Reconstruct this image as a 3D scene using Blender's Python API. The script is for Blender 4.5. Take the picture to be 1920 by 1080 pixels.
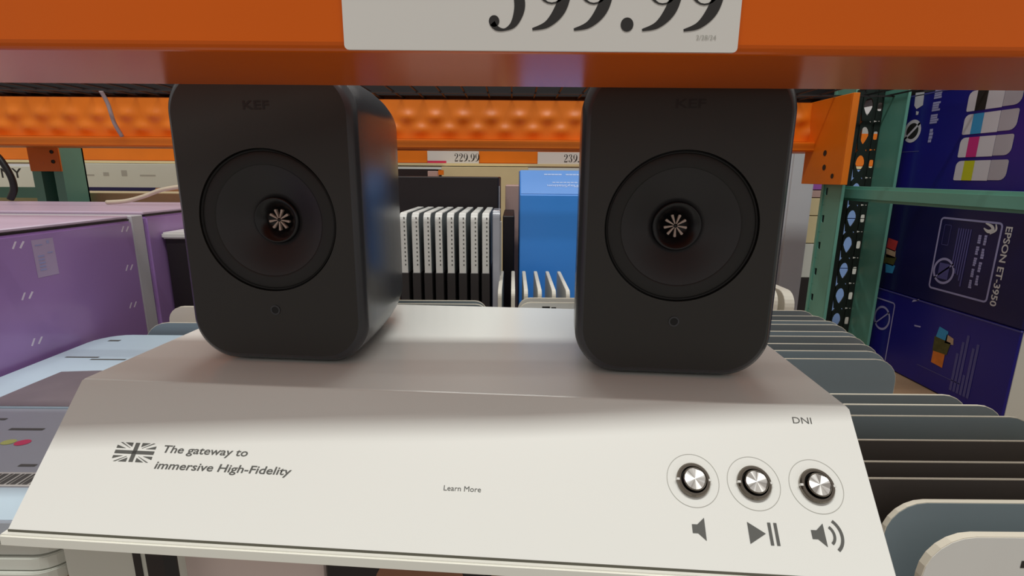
import bpy, bmesh, math, random
from mathutils import Vector, Matrix
random.seed(7)
sc = bpy.context.scene
for o in list(bpy.data.objects):
    bpy.data.objects.remove(o)
COL = sc.collection
R = math.radians
H = 1.35          # eye height above the store floor; heights below are given relative to it

# ------------------------------------------------------------------ camera
cam = bpy.data.cameras.new('camera')
cam.sensor_width = 36.0
cam.lens = 956.0 / 1920.0 * 36.0
cam.clip_start = 0.01
cam_o = bpy.data.objects.new('camera', cam)
COL.objects.link(cam_o)
cam_o.matrix_world = (Matrix.Translation((0, 0, H)) @ Matrix.Rotation(R(90 - 12.5), 4, 'X')
                      @ Matrix.Rotation(R(0.45), 4, 'Z'))
sc.camera = cam_o

# ------------------------------------------------------------------ light
sc.view_settings.view_transform = 'Standard'
sc.view_settings.look = 'None'
sc.view_settings.gamma = 1.0
sc.view_settings.use_curve_mapping = False
sc.view_settings.exposure = 0.0
W = bpy.data.worlds.new('store_air')
sc.world = W
W.use_nodes = True
W.node_tree.nodes['Background'].inputs[0].default_value = (1.0, 0.94, 0.89, 1)
W.node_tree.nodes['Background'].inputs[1].default_value = 0.40

def area_light(name, loc, sx, sy, power, rx=0, col=(0.985, 1.0, 0.965)):
    l = bpy.data.lights.new(name, 'AREA')
    l.shape = 'RECTANGLE'; l.size = sx; l.size_y = sy; l.energy = power; l.color = col
    o = bpy.data.objects.new(name, l); COL.objects.link(o)
    o.location = loc; o.rotation_euler = (R(rx), 0, 0)
    return o
# rows of high-bay fixtures above the near aisle and above the aisle behind the rack
area_light('near_aisle_light', (0.0, -1.32, 6.4), 4.0, 0.35, 215)
area_light('far_aisle_light', (0.3, 5.6, 6.4), 6.0, 0.5, 200)

# ------------------------------------------------------------------ materials
def s2l(c):
    return tuple(((v / 255.0) / 12.92 if v / 255.0 <= 0.04045 else ((v / 255.0 + 0.055) / 1.055) ** 2.4) for v in c)
MATS = {}
def mat(name, rgb, rough=0.5, metal=0.0, var=0.06, scale=18.0, bump=0.0, spec=0.5, coat=0.0, aniso=0.0):
    m = bpy.data.materials.new(name); m.use_nodes = True
    nt = m.node_tree; b = nt.nodes['Principled BSDF']
    c = s2l(rgb)
    tc = nt.nodes.new('ShaderNodeTexCoord'); nz = nt.nodes.new('ShaderNodeTexNoise')
    nz.inputs['Scale'].default_value = scale; nz.inputs['Detail'].default_value = 3.0
    nt.links.new(tc.outputs['Object'], nz.inputs['Vector'])
    mx = nt.nodes.new('ShaderNodeMix'); mx.data_type = 'RGBA'
    mx.inputs[6].default_value = (*[v * (1 - var) for v in c], 1)
    mx.inputs[7].default_value = (*[min(1, v * (1 + var)) for v in c], 1)
    nt.links.new(nz.outputs['Fac'], mx.inputs[0]); nt.links.new(mx.outputs[2], b.inputs['Base Color'])
    b.inputs['Roughness'].default_value = rough; b.inputs['Metallic'].default_value = metal
    b.inputs['Specular IOR Level'].default_value = spec
    b.inputs['Coat Weight'].default_value = coat
    b.inputs['Coat Roughness'].default_value = 0.08
    if aniso: b.inputs['Anisotropic'].default_value = aniso
    if bump:
        bp = nt.nodes.new('ShaderNodeBump'); bp.inputs['Strength'].default_value = bump
        bp.inputs['Distance'].default_value = 0.002
        nt.links.new(nz.outputs['Fac'], bp.inputs['Height']); nt.links.new(bp.outputs['Normal'], b.inputs['Normal'])
    MATS[name] = m
    return m
M = MATS
mat('orange_paint', (220, 96, 0), 0.22, var=0.08, scale=6, spec=0.3)
mat('orange_paint_rear', (236, 124, 20), 0.42, var=0.14, scale=9)
mat('green_paint', (110, 172, 154), 0.35, var=0.10, scale=14)
mat('shrink_black', (30, 27, 28), 0.5, var=0.2, scale=12)
mat('web_shaded', (26, 36, 32), 0.6, var=0.2, scale=14)  # near-black base colour carries the shade inside the post channel
mat('box_sky', (140, 176, 232), 0.5, var=0.05)
mat('shelf_board', (150, 120, 92), 0.8, var=0.15, scale=12)
mat('stand_white', (240, 240, 234), 0.26, var=0.012, scale=8)
mat('stand_base', (244, 243, 232), 0.4, var=0.02, scale=8)
mat('print_grey', (92, 92, 88), 0.6, var=0.04)
mat('print_thin_grey', (176, 174, 166), 0.6, var=0.03)
mat('print_black', (38, 34, 32), 0.55, var=0.08)
mat('print_white', (226, 224, 226), 0.5, var=0.05)
mat('seam_dark', (98, 96, 84), 0.8)
mat('chrome', (132, 124, 114), 0.16, 1.0, var=0.04)
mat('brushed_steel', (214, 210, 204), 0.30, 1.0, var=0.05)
mat('brushed_steel_glint', (242, 240, 236), 0.42, 1.0, var=0.03)  # lighter copy of the steel, painted as glints on the caps
mat('button_gap', (30, 26, 24), 0.5)
mat('speaker_cabinet', (62, 64, 68), 0.24, var=0.05, scale=30)
mat('speaker_front', (44, 42, 39), 0.45, var=0.06, scale=24)
mat('speaker_groove', (9, 8, 8), 0.6)
mat('speaker_surround', (26, 25, 24), 0.55)
mat('speaker_cone', (38, 37, 39), 0.42, var=0.05)
mat('speaker_throat', (12, 12, 16), 0.3)
mat('waveguide_fin', (190, 172, 160), 0.35, var=0.05)
mat('logo_dark', (24, 20, 19), 0.45)
mat('sign_paper', (226, 222, 216), 0.38, var=0.02, scale=10)
mat('purple_card', (172, 134, 196), 0.24, var=0.10, scale=5, coat=0.4)
mat('lavender_card', (205, 184, 206), 0.4, var=0.05, scale=5)
mat('pale_card', (206, 202, 208), 0.5, var=0.04)
mat('clip_white', (236, 222, 240), 0.25)
mat('label_mauve', (188, 166, 200), 0.5)
mat('card_grey', (112, 120, 124), 0.5, var=0.06)
mat('card_slate', (128, 142, 150), 0.45, var=0.05)
mat('card_shaded_grey', (84, 78, 76), 0.55, var=0.08)  # grey card with its shadow put into the colour
mat('card_edge', (222, 214, 196), 0.55, var=0.06)
mat('card_cream', (226, 220, 206), 0.5, var=0.04)
mat('card_white', (226, 225, 220), 0.4, var=0.03)
mat('card_dark', (52, 48, 48), 0.5, var=0.1)
mat('blister_plastic', (70, 72, 76), 0.2, var=0.05)
mat('clear_plastic', (168, 170, 180), 0.12, var=0.15, scale=22)
mat('ice_blue', (196, 216, 228), 0.35, var=0.04)
mat('pack_grey', (176, 182, 192), 0.4, var=0.04)
mat('photo_taupe', (120, 110, 112), 0.4, var=0.35, scale=14)
mat('dot_pink', (232, 72, 112), 0.4)
mat('dot_yellow', (206, 214, 120), 0.4)
mat('box_black', (34, 28, 30), 0.45, var=0.12)
mat('box_blue', (70, 156, 255), 0.35, var=0.05, scale=5)
mat('box_blue_lit', (110, 164, 240), 0.35, var=0.03, scale=5)  # paler blue: light falling on the sloped panel put into its colour
mat('print_pale_blue', (186, 208, 250), 0.5)
mat('ink_blue', (34, 30, 134), 0.30, var=0.12, scale=6)
mat('ink_blue_dark', (26, 24, 82), 0.30, var=0.15, scale=6)
mat('print_lilac', (168, 166, 214), 0.5)
mat('print_dim_lilac', (88, 86, 150), 0.5)
mat('ink_cyan', (60, 158, 214), 0.45)
mat('ink_magenta', (214, 50, 132), 0.45)
mat('ink_yellow', (208, 208, 40), 0.45)
mat('bottle_white', (224, 218, 226), 0.4, var=0.04)
mat('bottle_cap', (190, 182, 192), 0.4, var=0.08)
mat('pic_orange', (232, 128, 48), 0.45, var=0.3, scale=60)
mat('pic_green', (86, 84, 40), 0.45, var=0.6, scale=90)
mat('pic_red', (196, 60, 60), 0.45, var=0.3, scale=60)
mat('pic_sand', (200, 170, 140), 0.45, var=0.3, scale=60)
mat('box_cream', (222, 206, 160), 0.6, var=0.06)
mat('box_offwhite', (216, 218, 208), 0.5, var=0.03)
mat('box_kraft', (176, 128, 92), 0.75, var=0.1)
mat('box_brown', (150, 104, 80), 0.7, var=0.1)
mat('box_mauve', (196, 164, 156), 0.6, var=0.06)
mat('box_blush', (226, 210, 204), 0.6, var=0.05)
mat('box_violet', (166, 92, 180), 0.5, var=0.06)
mat('column_grey', (206, 210, 214), 0.55, var=0.05, scale=8)
mat('cord_black', (18, 16, 18), 0.4)
mat('cord_grey', (170, 156, 156), 0.4)
mat('cord_cream', (216, 202, 178), 0.4)
mat('tag_red', (226, 52, 92), 0.5)
mat('concrete', (150, 146, 140), 0.5, var=0.12, scale=2, bump=0.1)
mat('wall_panel', (190, 190, 186), 0.7, var=0.04, scale=1)
mat('rubber', (14, 14, 14), 0.8)
mat('wire_dark', (52, 48, 48), 0.5, 0.3)
mat('zinc', (206, 204, 200), 0.35, 0.8)

# ------------------------------------------------------------------ mesh helpers
def link(name, me, m, parent=None, loc=(0, 0, 0), rot=(0, 0, 0), smooth=False, mw=None):
    o = bpy.data.objects.new(name, me); COL.objects.link(o)
    if m and not me.materials: me.materials.append(MATS[m] if isinstance(m, str) else m)
    if smooth:
        for p in me.polygons: p.use_smooth = True
    if parent: o.parent = parent
    if mw is not None: o.matrix_local = mw
    else: o.location = loc; o.rotation_euler = rot
    return o
def empty(name, loc, rz=0.0):
    o = bpy.data.objects.new(name, None); COL.objects.link(o)
    o.empty_display_size = 0.05; o.location = loc; o.rotation_euler = (0, 0, rz)
    return o
def tag(o, label, cat, group=None, kind=None):
    if label: o['label'] = label
    if cat: o['category'] = cat
    if group: o['group'] = group
    if kind: o['kind'] = kind
    return o
def bm_mesh(bm, name='mesh'):
    bmesh.ops.recalc_face_normals(bm, faces=bm.faces[:])
    me = bpy.data.meshes.new(name); bm.to_mesh(me); bm.free(); return me
def raw(verts, faces, name='mesh', fix=True):
    me = bpy.data.meshes.new(name); me.from_pydata([tuple(v) for v in verts], [], faces); me.update()
    if fix:
        bm = bmesh.new(); bm.from_mesh(me); bmesh.ops.recalc_face_normals(bm, faces=bm.faces[:]); bm.to_mesh(me); bm.free()
    return me
def box_me(x0, x1, y0, y1, z0, z1, bev=0.0, seg=2):
    bm = bmesh.new()
    bmesh.ops.create_cube(bm, size=1.0)
    for v in bm.verts:
        v.co = Vector(((x0 + x1) / 2 + v.co.x * (x1 - x0), (y0 + y1) / 2 + v.co.y * (y1 - y0), (z0 + z1) / 2 + v.co.z * (z1 - z0)))
    if bev: bmesh.ops.bevel(bm, geom=bm.edges[:], offset=bev, segments=seg, affect='EDGES', clamp_overlap=True)
    return bm_mesh(bm)
def boxes_me(lst):
    vs, fs = [], []
    for (x0, x1, y0, y1, z0, z1) in lst:
        n = len(vs)
        vs += [(x0, y0, z0), (x1, y0, z0), (x1, y1, z0), (x0, y1, z0), (x0, y0, z1), (x1, y0, z1), (x1, y1, z1), (x0, y1, z1)]
        fs += [tuple(n + i for i in q) for q in ((0, 3, 2, 1), (4, 5, 6, 7), (0, 1, 5, 4), (1, 2, 6, 5), (2, 3, 7, 6), (3, 0, 4, 7))]
    return raw(vs, fs, fix=False)
def prism_me(pts, d0, d1, bev=0.0):
    """2D outline in (x, z), extruded along y from d0 to d1."""
    bm = bmesh.new()
    a = [bm.verts.new((x, d0, z)) for x, z in pts]; f = bm.faces.new(a)
    r = bmesh.ops.extrude_face_region(bm, geom=[f])
    for g in r['geom']:
        if isinstance(g, bmesh.types.BMVert): g.co.y = d1
    if bev:
        es = [e for e in bm.edges if abs(e.verts[0].co.y - e.verts[1].co.y) < 1e-9]
        bmesh.ops.bevel(bm, geom=es, offset=bev, segments=2, affect='EDGES', clamp_overlap=True)
    return bm_mesh(bm)
def rrect(x0, x1, z0, z1, rs, n=6):
    """rounded rectangle, rs = radii (bottom-left, bottom-right, top-right, top-left)"""
    out = []
    for (cx, cz, a0), r in zip(((x0, z0, 180), (x1, z0, 270), (x1, z1, 0), (x0, z1, 90)), rs):
        if r <= 0: out.append((cx, cz)); continue
        ox = cx + (r if cx == x0 else -r); oz = cz + (r if cz == z0 else -r)
        for i in range(n + 1):
            a = R(a0 + 90.0 * i / n); out.append((ox + r * math.cos(a), oz + r * math.sin(a)))
    return out
def tube_me(path, r, n=8):
    pts = [Vector(p) for p in path]; vs = []; fs = []
    for i, p in enumerate(pts):
        t = (pts[min(i + 1, len(pts) - 1)] - pts[max(i - 1, 0)]).normalized()
        u = t.orthogonal().normalized() if i == 0 else (u - t * u.dot(t)).normalized()
        w = t.cross(u)
        for k in range(n):
            a = 2 * math.pi * k / n; vs.append(p + (u * math.cos(a) + w * math.sin(a)) * r)
    for i in range(len(pts) - 1):
        for k in range(n):
            fs.append((i * n + k, i * n + (k + 1) % n, (i + 1) * n + (k + 1) % n, (i + 1) * n + k))
    fs.append(tuple(range(n))); fs.append(tuple(range((len(pts) - 1) * n, len(pts) * n)))
    return raw(vs, fs)
def smooth_path(pts, sub=6):
    P = [Vector(p) for p in pts]; out = []
    for i in range(len(P) - 1):
        p0, p1, p2, p3 = P[max(i - 1, 0)], P[i], P[i + 1], P[min(i + 2, len(P) - 1)]
        for s in range(sub):
            t = s / sub
            out.append(0.5 * (2 * p1 + (p2 - p0) * t + (2 * p0 - 5 * p1 + 4 * p2 - p3) * t * t + (3 * p1 - p0 - 3 * p2 + p3) * t ** 3))
    out.append(P[-1]); return out
def lathe_y(prof, cx, cz, n=64, close=False):
    """prof = [(radius, y)], revolved about the y axis through (cx, cz)"""
    vs = []; fs = []; rings = []
    for r, y in prof:
        if r < 1e-7: rings.append([len(vs)]); vs.append((cx, y, cz)); continue
        ring = []
        for k in range(n):
            a = 2 * math.pi * k / n; ring.append(len(vs)); vs.append((cx + r * math.cos(a), y, cz + r * math.sin(a)))
        rings.append(ring)
    for a, b in zip(rings[:-1], rings[1:]):
        for k in range(n):
            q = [a[k % len(a)], a[(k + 1) % len(a)], b[(k + 1) % len(b)], b[k % len(b)]]
            q = list(dict.fromkeys(q))
            if len(q) > 2: fs.append(tuple(q))
    return raw(vs, fs)
# flat print: shapes in a plane given by a matrix whose x, y span the plane
def plane_mx(o, ex, ey):
    ex = Vector(ex).normalized(); ey = Vector(ey).normalized(); ez = ex.cross(ey)
    m = Matrix.Identity(4)
    for i in range(3):
        m[i][0] = ex[i]; m[i][1] = ey[i]; m[i][2] = ez[i]; m[i][3] = o[i]
    return m
def polys_me(polys, z=0.0):
    vs = []; fs = []
    for p in polys:
        n = len(vs); vs += [(q[0], q[1], z) for q in p]; fs.append(tuple(range(n, n + len(p))))
    return raw(vs, fs, fix=False)
def stroke(pts, ws, sub=6):
    """a curved brush stroke with varying width -> list of quads"""
    P = smooth_path([(p[0], p[1], w) for p, w in zip(pts, ws)], sub); L = []
    for i, p in enumerate(P):
        t = (P[min(i + 1, len(P) - 1)] - P[max(i - 1, 0)]); t = Vector((t.x, t.y)).normalized(); nn = Vector((-t.y, t.x)) * p.z / 2
        L.append(((p.x - nn.x, p.y - nn.y), (p.x + nn.x, p.y + nn.y)))
    return [[L[i][0], L[i + 1][0], L[i + 1][1], L[i][1]] for i in range(len(L) - 1)]
def disc(cx, cy, r, n=24, ry=None):
    ry = ry or r
    return [(cx + r * math.cos(2 * math.pi * k / n), cy + ry * math.sin(2 * math.pi * k / n)) for k in range(n)]
def ring2(cx, cy, r0, r1, n=40, k=1.0):
    out = []
    for i in range(n):
        a, b = 2 * math.pi * i / n, 2 * math.pi * (i + 1) / n
        out.append([(cx + r * math.cos(t), cy + r * k * math.sin(t)) for r, t in ((r0, a), (r1, a), (r1, b), (r0, b))])
    return out
def xf(polys, sx, sy, ox, oy):
    return [[(x * sx + ox, y * sy + oy) for x, y in p] for p in polys]
def rect(x0, y0, x1, y1): return [(x0, y0), (x1, y0), (x1, y1), (x0, y1)]
def text_me(s, width, height=None, bold=0.0, shear=0.0):
    """lettering, fitted into width (x) and cap height (y), lower-left at the origin"""
    cu = bpy.data.curves.new('lettering', 'FONT'); cu.body = s; cu.size = 1.0; cu.offset = bold; cu.shear = shear
    cu.resolution_u = 3
    o = bpy.data.objects.new('lettering', cu); COL.objects.link(o)
    dg = bpy.context.evaluated_depsgraph_get()
    me = bpy.data.meshes.new_from_object(o.evaluated_get(dg), depsgraph=dg)
    bpy.data.objects.remove(o); bpy.data.curves.remove(cu)
    xs = [v.co.x for v in me.vertices]; x0 = min(xs); k = width / (max(xs) - x0)
    ky = k if height is None else height / 0.7
    for v in me.vertices: v.co = Vector(((v.co.x - x0) * k, v.co.y * ky, 0.0))
    me.materials.clear()
    return me
def at2(mx, x, y, lift=0.0, rot=0.0):
    return mx @ Matrix.Translation((x, y, lift)) @ Matrix.Rotation(rot, 4, 'Z')

# serif price figures drawn as pen strokes, unit cell 0.52 wide by 1 high
def ell(cx, cy, rx, ry, thick, thin, n=28):
    out = []
    for i in range(n):
        q = []
        for a in (2 * math.pi * i / n, 2 * math.pi * (i + 1) / n):
            w = thin + (thick - thin) * abs(math.cos(a)) ** 1.5
            q.append(((cx + (rx - w) * math.cos(a), cy + (ry - thin) * math.sin(a)), (cx + rx * math.cos(a), cy + ry * math.sin(a))))
        out.append([q[0][0], q[0][1], q[1][1], q[1][0]])
    return out
FIG = {
 '9': ell(.25, .66, .25, .34, .13, .02) + stroke([(.445, .70), (.44, .50), (.36, .26), (.20, .085), (.0, .02)], [.12, .14, .15, .085, .028]),
 '5': [rect(.06, .86, .44, .99)] + stroke([(.075, .95), (.06, .75), (.05, .55)], [.03, .03, .03])
      + stroke([(.05, .54), (.15, .60), (.27, .57), (.375, .44), (.40, .27), (.33, .09), (.21, .015), (.10, .03), (.04, .09)], [.02, .035, .07, .13, .14, .09, .03, .06, .08])
      + [disc(.065, .115, .07, 18)],
 '2': [disc(.09, .76, .08, 16)] + stroke([(.04, .76), (.08, .92), (.22, .985), (.36, .90), (.40, .73), (.32, .52), (.16, .30), (.05, .13)], [.03, .04, .03, .10, .14, .11, .06, .03])
      + [[(.03, 0), (.42, 0), (.47, .22), (.44, .22), (.40, .13), (.03, .11)]],
 '3': [disc(.09, .82, .07, 16), disc(.08, .15, .075, 16)] + stroke([(.05, .85), (.12, .96), (.23, .985), (.35, .90), (.37, .76), (.30, .60), (.18, .53)], [.03, .03, .03, .09, .12, .08, .02])
      + stroke([(.18, .53), (.31, .49), (.40, .30), (.34, .10), (.20, .015), (.08, .07), (.04, .14)], [.02, .08, .14, .10, .03, .04, .06]),
 '.': [disc(.085, .085, .085, 20)],
}
def price_me(items, size, sx=1.0):
    """items = [(figure, x)]"""
    P = []
    for ch, x in items: P += xf(FIG[ch], size * sx, size, x, 0)
    return polys_me(P)

# ------------------------------------------------------------------ the store
fl = link('floor', box_me(-8, 8, -5, 9, -0.1, 0), 'concrete'); tag(fl, 'smooth grey concrete store floor under the racks', 'floor', kind='structure')
wb = link('wall_back', box_me(-8, 8, 9, 9.1, 0, 2.4), 'wall_panel'); tag(wb, 'pale panel wall far behind the racks', 'wall', kind='structure')

# ------------------------------------------------------------------ racks
def plate_with_holes(w, z0, z1, pitch, cols):
    """perforated strip in local (x 0..w, z), cols = [(x0, x1, outline)] each column one hole per pitch"""
    vs = []; fs = []
    n = int((z1 - z0) / pitch)
    for k in range(n):
        zb = z0 + k * pitch
        for x0, x1, hole in cols:
            cx, cz = (x0 + x1) / 2, zb + pitch / 2
            if not hole:
                b = len(vs); vs += [(x0, 0, zb), (x1, 0, zb), (x1, 0, zb + pitch), (x0, 0, zb + pitch)]; fs.append((b, b + 1, b + 2, b + 3)); continue
            m = len(hole); b = len(vs)
            for hx, hz in hole:
                vs.append((cx + hx, 0, cz + hz))
            for hx, hz in hole:
                t = max(abs(hx) / ((x1 - x0) / 2), abs(hz) / (pitch / 2)); vs.append((cx + hx / t, 0, cz + hz / t))
            for i in range(m):
                j = (i + 1) % m; fs.append((b + i, b + j, b + m + j, b + m + i))
    return raw(vs, fs, fix=False)
def squareish(r, h, n=16):
    out = []
    for i in range(n):
        a = R(45) + 2 * math.pi * i / n; c, s = math.cos(a), math.sin(a); t = 1 / max(abs(c), abs(s)); t = min(t, 1.25)
        out.append((c * r * t, s * h * t))
    return out
def teardrop(r, h, n=16):
    out = []
    for i in range(n):
        a = R(45) + 2 * math.pi * i / n; c, s = math.cos(a), math.sin(a)
        out.append((c * r * (1.0 if s > 0 else 1.0 - 0.55 * (-s)), s * h))
    return out
def post(root, x0, yf, yb, zt=2.2, hole_zone=(0.85, 1.65), w=0.082, back_open=False):
    """channel-shaped upright: open side toward the near aisle, perforated web at the back and perforated left flange"""
    pr = empty('upright_post', (x0, yf, 0)); pr.parent = root
    d = yb - yf; z0, z1 = hole_zone
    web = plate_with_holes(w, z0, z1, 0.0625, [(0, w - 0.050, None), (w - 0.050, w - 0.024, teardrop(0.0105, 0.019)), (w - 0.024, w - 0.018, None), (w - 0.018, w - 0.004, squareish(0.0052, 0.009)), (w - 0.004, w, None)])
    wo = link('web', web, 'web_shaded', pr, (0, d, 0)); so = wo.modifiers.new('thick', 'SOLIDIFY'); so.thickness = 0.0025
    fl_ = plate_with_holes(d, z0, z1, 0.0625, [(0, d - 0.026, None), (d - 0.026, d - 0.008, squareish(0.006, 0.0085)), (d - 0.008, d, None)])
    fo = link('flange', fl_, 'green_paint', pr, (0, 0, 0), (0, 0, R(90))); so = fo.modifiers.new('thick', 'SOLIDIFY'); so.thickness = 0.0025
    link('flange', box_me(w - 0.0025, w, 0, d, z0, z1), 'green_paint', pr)
    link('lip', boxes_me([(-0.0025, 0.004, -0.002, 0.0005, z0, z1), (w - 0.006, w, -0.002, 0.0005, z0, z1)]), 'green_paint', pr)
    for a, b in ((0, z0), (z1, zt)):
        link('post_shaft', prism_me([(0, 0), (0.003, 0), (0.003, d - 0.003), (w - 0.003, d - 0.003), (w - 0.003, 0), (w, 0), (w, d), (0, d)], 0, -(b - a)), 'green_paint', pr, (0, 0, a), (R(-90), 0, 0))
    link('foot_plate', box_me(-0.03, w + 0.03, -0.02, d + 0.02, 0, 0.008), 'green_paint', pr)
    return pr
rack = empty('pallet_rack', (0, 0, 0))
tag(rack, 'orange and green steel pallet rack around the white display stand', 'rack')
XL, XR = -1.75, 0.712
# near beam: rounded box section, its glossy underside toward the viewer
pts = rrect(0.2652, 0.370, 0.058, 0.170, (0.004, 0.006, 0.004, 0.004), 4)
vs = [(XL, y, z + H) for y, z in pts] + [(2.1, y, z + H) for y, z in pts]; n = len(pts)
link('front_beam', raw(vs, [(i, (i + 1) % n, n + (i + 1) % n, n + i) for i in range(n)] + [tuple(range(n)), tuple(range(n, 2 * n))]), 'orange_paint', rack)
# rear beam: embossed web with two staggered rows of bosses, step ledge below
def embossed(x0, x1, z0, z1, yf, amp, px, nx, nz, rows):
    vs = []; fs = []
    for j in range(nz + 1):
        for i in range(nx + 1):
            x = x0 + (x1 - x0) * i / nx; z = z0 + (z1 - z0) * j / nz; b = 0
            for rz, off in rows:
                dx = ((x - off) / px + 0.5) % 1.0 - 0.5
                b += math.exp(-((dx * px / 0.0185) ** 2 + ((z - rz) / 0.0135) ** 2))
            vs.append((x, yf - amp * b, z))
    for j in range(nz):
        for i in range(nx):
            a = j * (nx + 1) + i; fs.append((a, a + 1, a + nx + 2, a + nx + 1))
    me = raw(vs, fs, fix=False)
    return me
rb = link('rear_beam', box_me(XL, XR + 0.07, 1.272, 1.315, H + 0.058, H + 0.173, 0.003), 'orange_paint_rear', rack)
e = link('embossed_web', embossed(XL, XR + 0.07, H + 0.083, H + 0.171, 1.268, 0.009, 0.0665, 320, 22, [(H + 0.132, 0.014), (H + 0.103, 0.047)]), 'orange_paint_rear', rb, smooth=True)
link('step_ledge', box_me(XL, XR + 0.005, 1.236, 1.275, H + 0.0585, H + 0.0805, 0.003), 'orange_paint_rear', rb)
link('connector_plate', box_me(XR - 0.008, XR - 0.003, 1.122, 1.272, H - 0.0155, H + 0.172, 0.0008, 1), 'orange_paint_rear', rb)
link('connector_lip', box_me(XR - 0.008, XR + 0.006, 1.118, 1.1222, H - 0.0155, H + 0.172, 0.0008, 1), 'orange_paint_rear', rb)
for hy, hz, hr in ((1.190, 0.0535, 0.0065), (1.186, 0.022, 0.0065), (1.152, 0.003, 0.0055)):
    link('bolt_hole', lathe_y([(hr, -0.0006), (0, -0.0006)], 0, 0, 16), 'print_black', rb, (XR - 0.008, hy, H + hz), (0, 0, R(-90)))
post(rack, XR + 0.010, 1.138, 1.212, w=0.114)
post(rack, XR + 0.03, 0.262, 0.352)
post(rack, XL - 0.09, 1.118, 1.212)
post(rack, XL - 0.09, 0.262, 0.352)
link('frame_brace', box_me(0.752, 0.786, 0.352, 1.2, H - 0.0505, H - 0.019, 0.006), 'green_paint', rack)
link('frame_brace', box_me(0.752, 0.786, 0.352, 1.2, H - 0.92, H - 0.888, 0.006), 'green_paint', rack)
wires = [(XL + 0.03 + k * 0.052 - 0.0015, XL + 0.03 + k * 0.052 + 0.0015, 0.275, 1.31, H + 0.176, H + 0.179) for k in range(73)]
wires += [(XL, 2.05, y, y + 0.004, H + 0.173, H + 0.176) for y in (0.30, 0.52, 0.74, 0.96, 1.18)]
tag(link('wire_deck', boxes_me(wires), 'wire_dark', rack), None, None, kind='stuff')
for i in range(5):    # boards everything on this level stands on
    link('shelf_board', box_me(XL, 2.1, 0.225 + i * 0.22, 0.225 + i * 0.22 + 0.212, H - 0.442, H - 0.4204), 'shelf_board', rack)
link('lower_beam', box_me(XL, 2.1, 0.24, 0.3, H - 0.552, H - 0.442, 0.004), 'orange_paint', rack)
link('lower_beam', box_me(XL, 2.1, 1.22, 1.28, H - 0.552, H - 0.442, 0.004), 'orange_paint', rack)
link('front_post', box_me(2.06, 2.12, 0.27, 0.36, 0, 2.2), 'green_paint', rack)
link('front_post', box_me(2.06, 2.12, 1.14, 1.23, 0, 2.2), 'green_paint', rack)

# rack standing back to back with it
rk2 = empty('pallet_rack', (0, 0, 0)); tag(rk2, 'dark-shaded orange beam and green post of the rack behind, left of the left speaker', 'rack')
link('beam', box_me(-2.4, 0.9, 1.37, 1.43, H + 0.062, H + 0.165, 0.003), 'orange_paint_rear', rk2)
link('connector_plate', box_me(-1.33, -1.245, 1.44, 1.446, H + 0.0, H + 0.10, 0.001), 'orange_paint_rear', rk2)
for k in range(3): link('bolt_hole', lathe_y([(0.005, -0.001), (0.005, 0), (0, 0)], 0, 0, 12), 'print_black', rk2, (-1.262, 1.4392, H + 0.078 - 0.026 * k))
link('upright_post', boxes_me([(-1.335, -1.31, 1.45, 1.53, 0, 2.1), (-1.275, -1.25, 1.45, 1.53, 0, 2.1), (-1.335, -1.25, 1.525, 1.53, 0, 2.1)]), 'green_paint', rk2)
link('cross_bar', box_me(-2.4, -1.31, 1.49, 1.52, H - 0.075, H - 0.045), 'green_paint', rk2)
link('bolt', lathe_y([(0.006, -0.004), (0.006, 0), (0, 0)][::-1], 0, 0, 12), 'zinc', rk2, (-1.295, 1.4438, H + 0.022))
# rack across the far aisle, with price tags on its beam
rk3 = empty('pallet_rack', (0, 0, 0)); tag(rk3, 'distant orange rack with small price tags seen between the two speakers', 'rack')
link('beam', box_me(-3.6, 2.6, 2.1, 2.16, H + 0.044, H + 0.17, 0.003), 'orange_paint_rear', rk3)
link('shelf_lip', box_me(-3.6, 2.6, 2.092, 2.5, H + 0.034, H + 0.044), 'box_cream', rk3)
link('shelf_board', box_me(-3.6, 2.6, 1.97, 3.2, H - 0.66, H - 0.6304), 'shelf_board', rk3)
for x in (-3.6, -1.2, 1.25, 2.6): link('upright_post', box_me(x, x + 0.08, 2.38, 2.46, 0, 2.2), 'green_paint', rk3)

# ------------------------------------------------------------------ big price sign on the near beam
sg = link('price_sign', prism_me(rrect(-0.0812, 0.1070, 0.0581, 0.170, (.002, .002, .002, .002), 3), 0.2632, 0.2646), 'sign_paper', loc=(0, 0, H))
tag(sg, 'large white price sign clipped to the orange beam above the speakers', 'price sign')
SP = plane_mx((0, 0.2630, 0), (1, 0, 0), (0, 0, 1))
fs = 0.0365
link('price_lettering', price_me([('5', -0.0118), ('9', 0.0087), ('9', 0.0284), ('.', 0.0505), ('9', 0.0608), ('9', 0.0805)], fs, 0.98), 'print_black', sg, mw=at2(SP, 0, 0.0669))
link('small_print', text_me('2/28/24', 0.0095, 0.0020), 'print_thin_grey', sg, mw=at2(SP, 0.0868, 0.0637))

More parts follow.
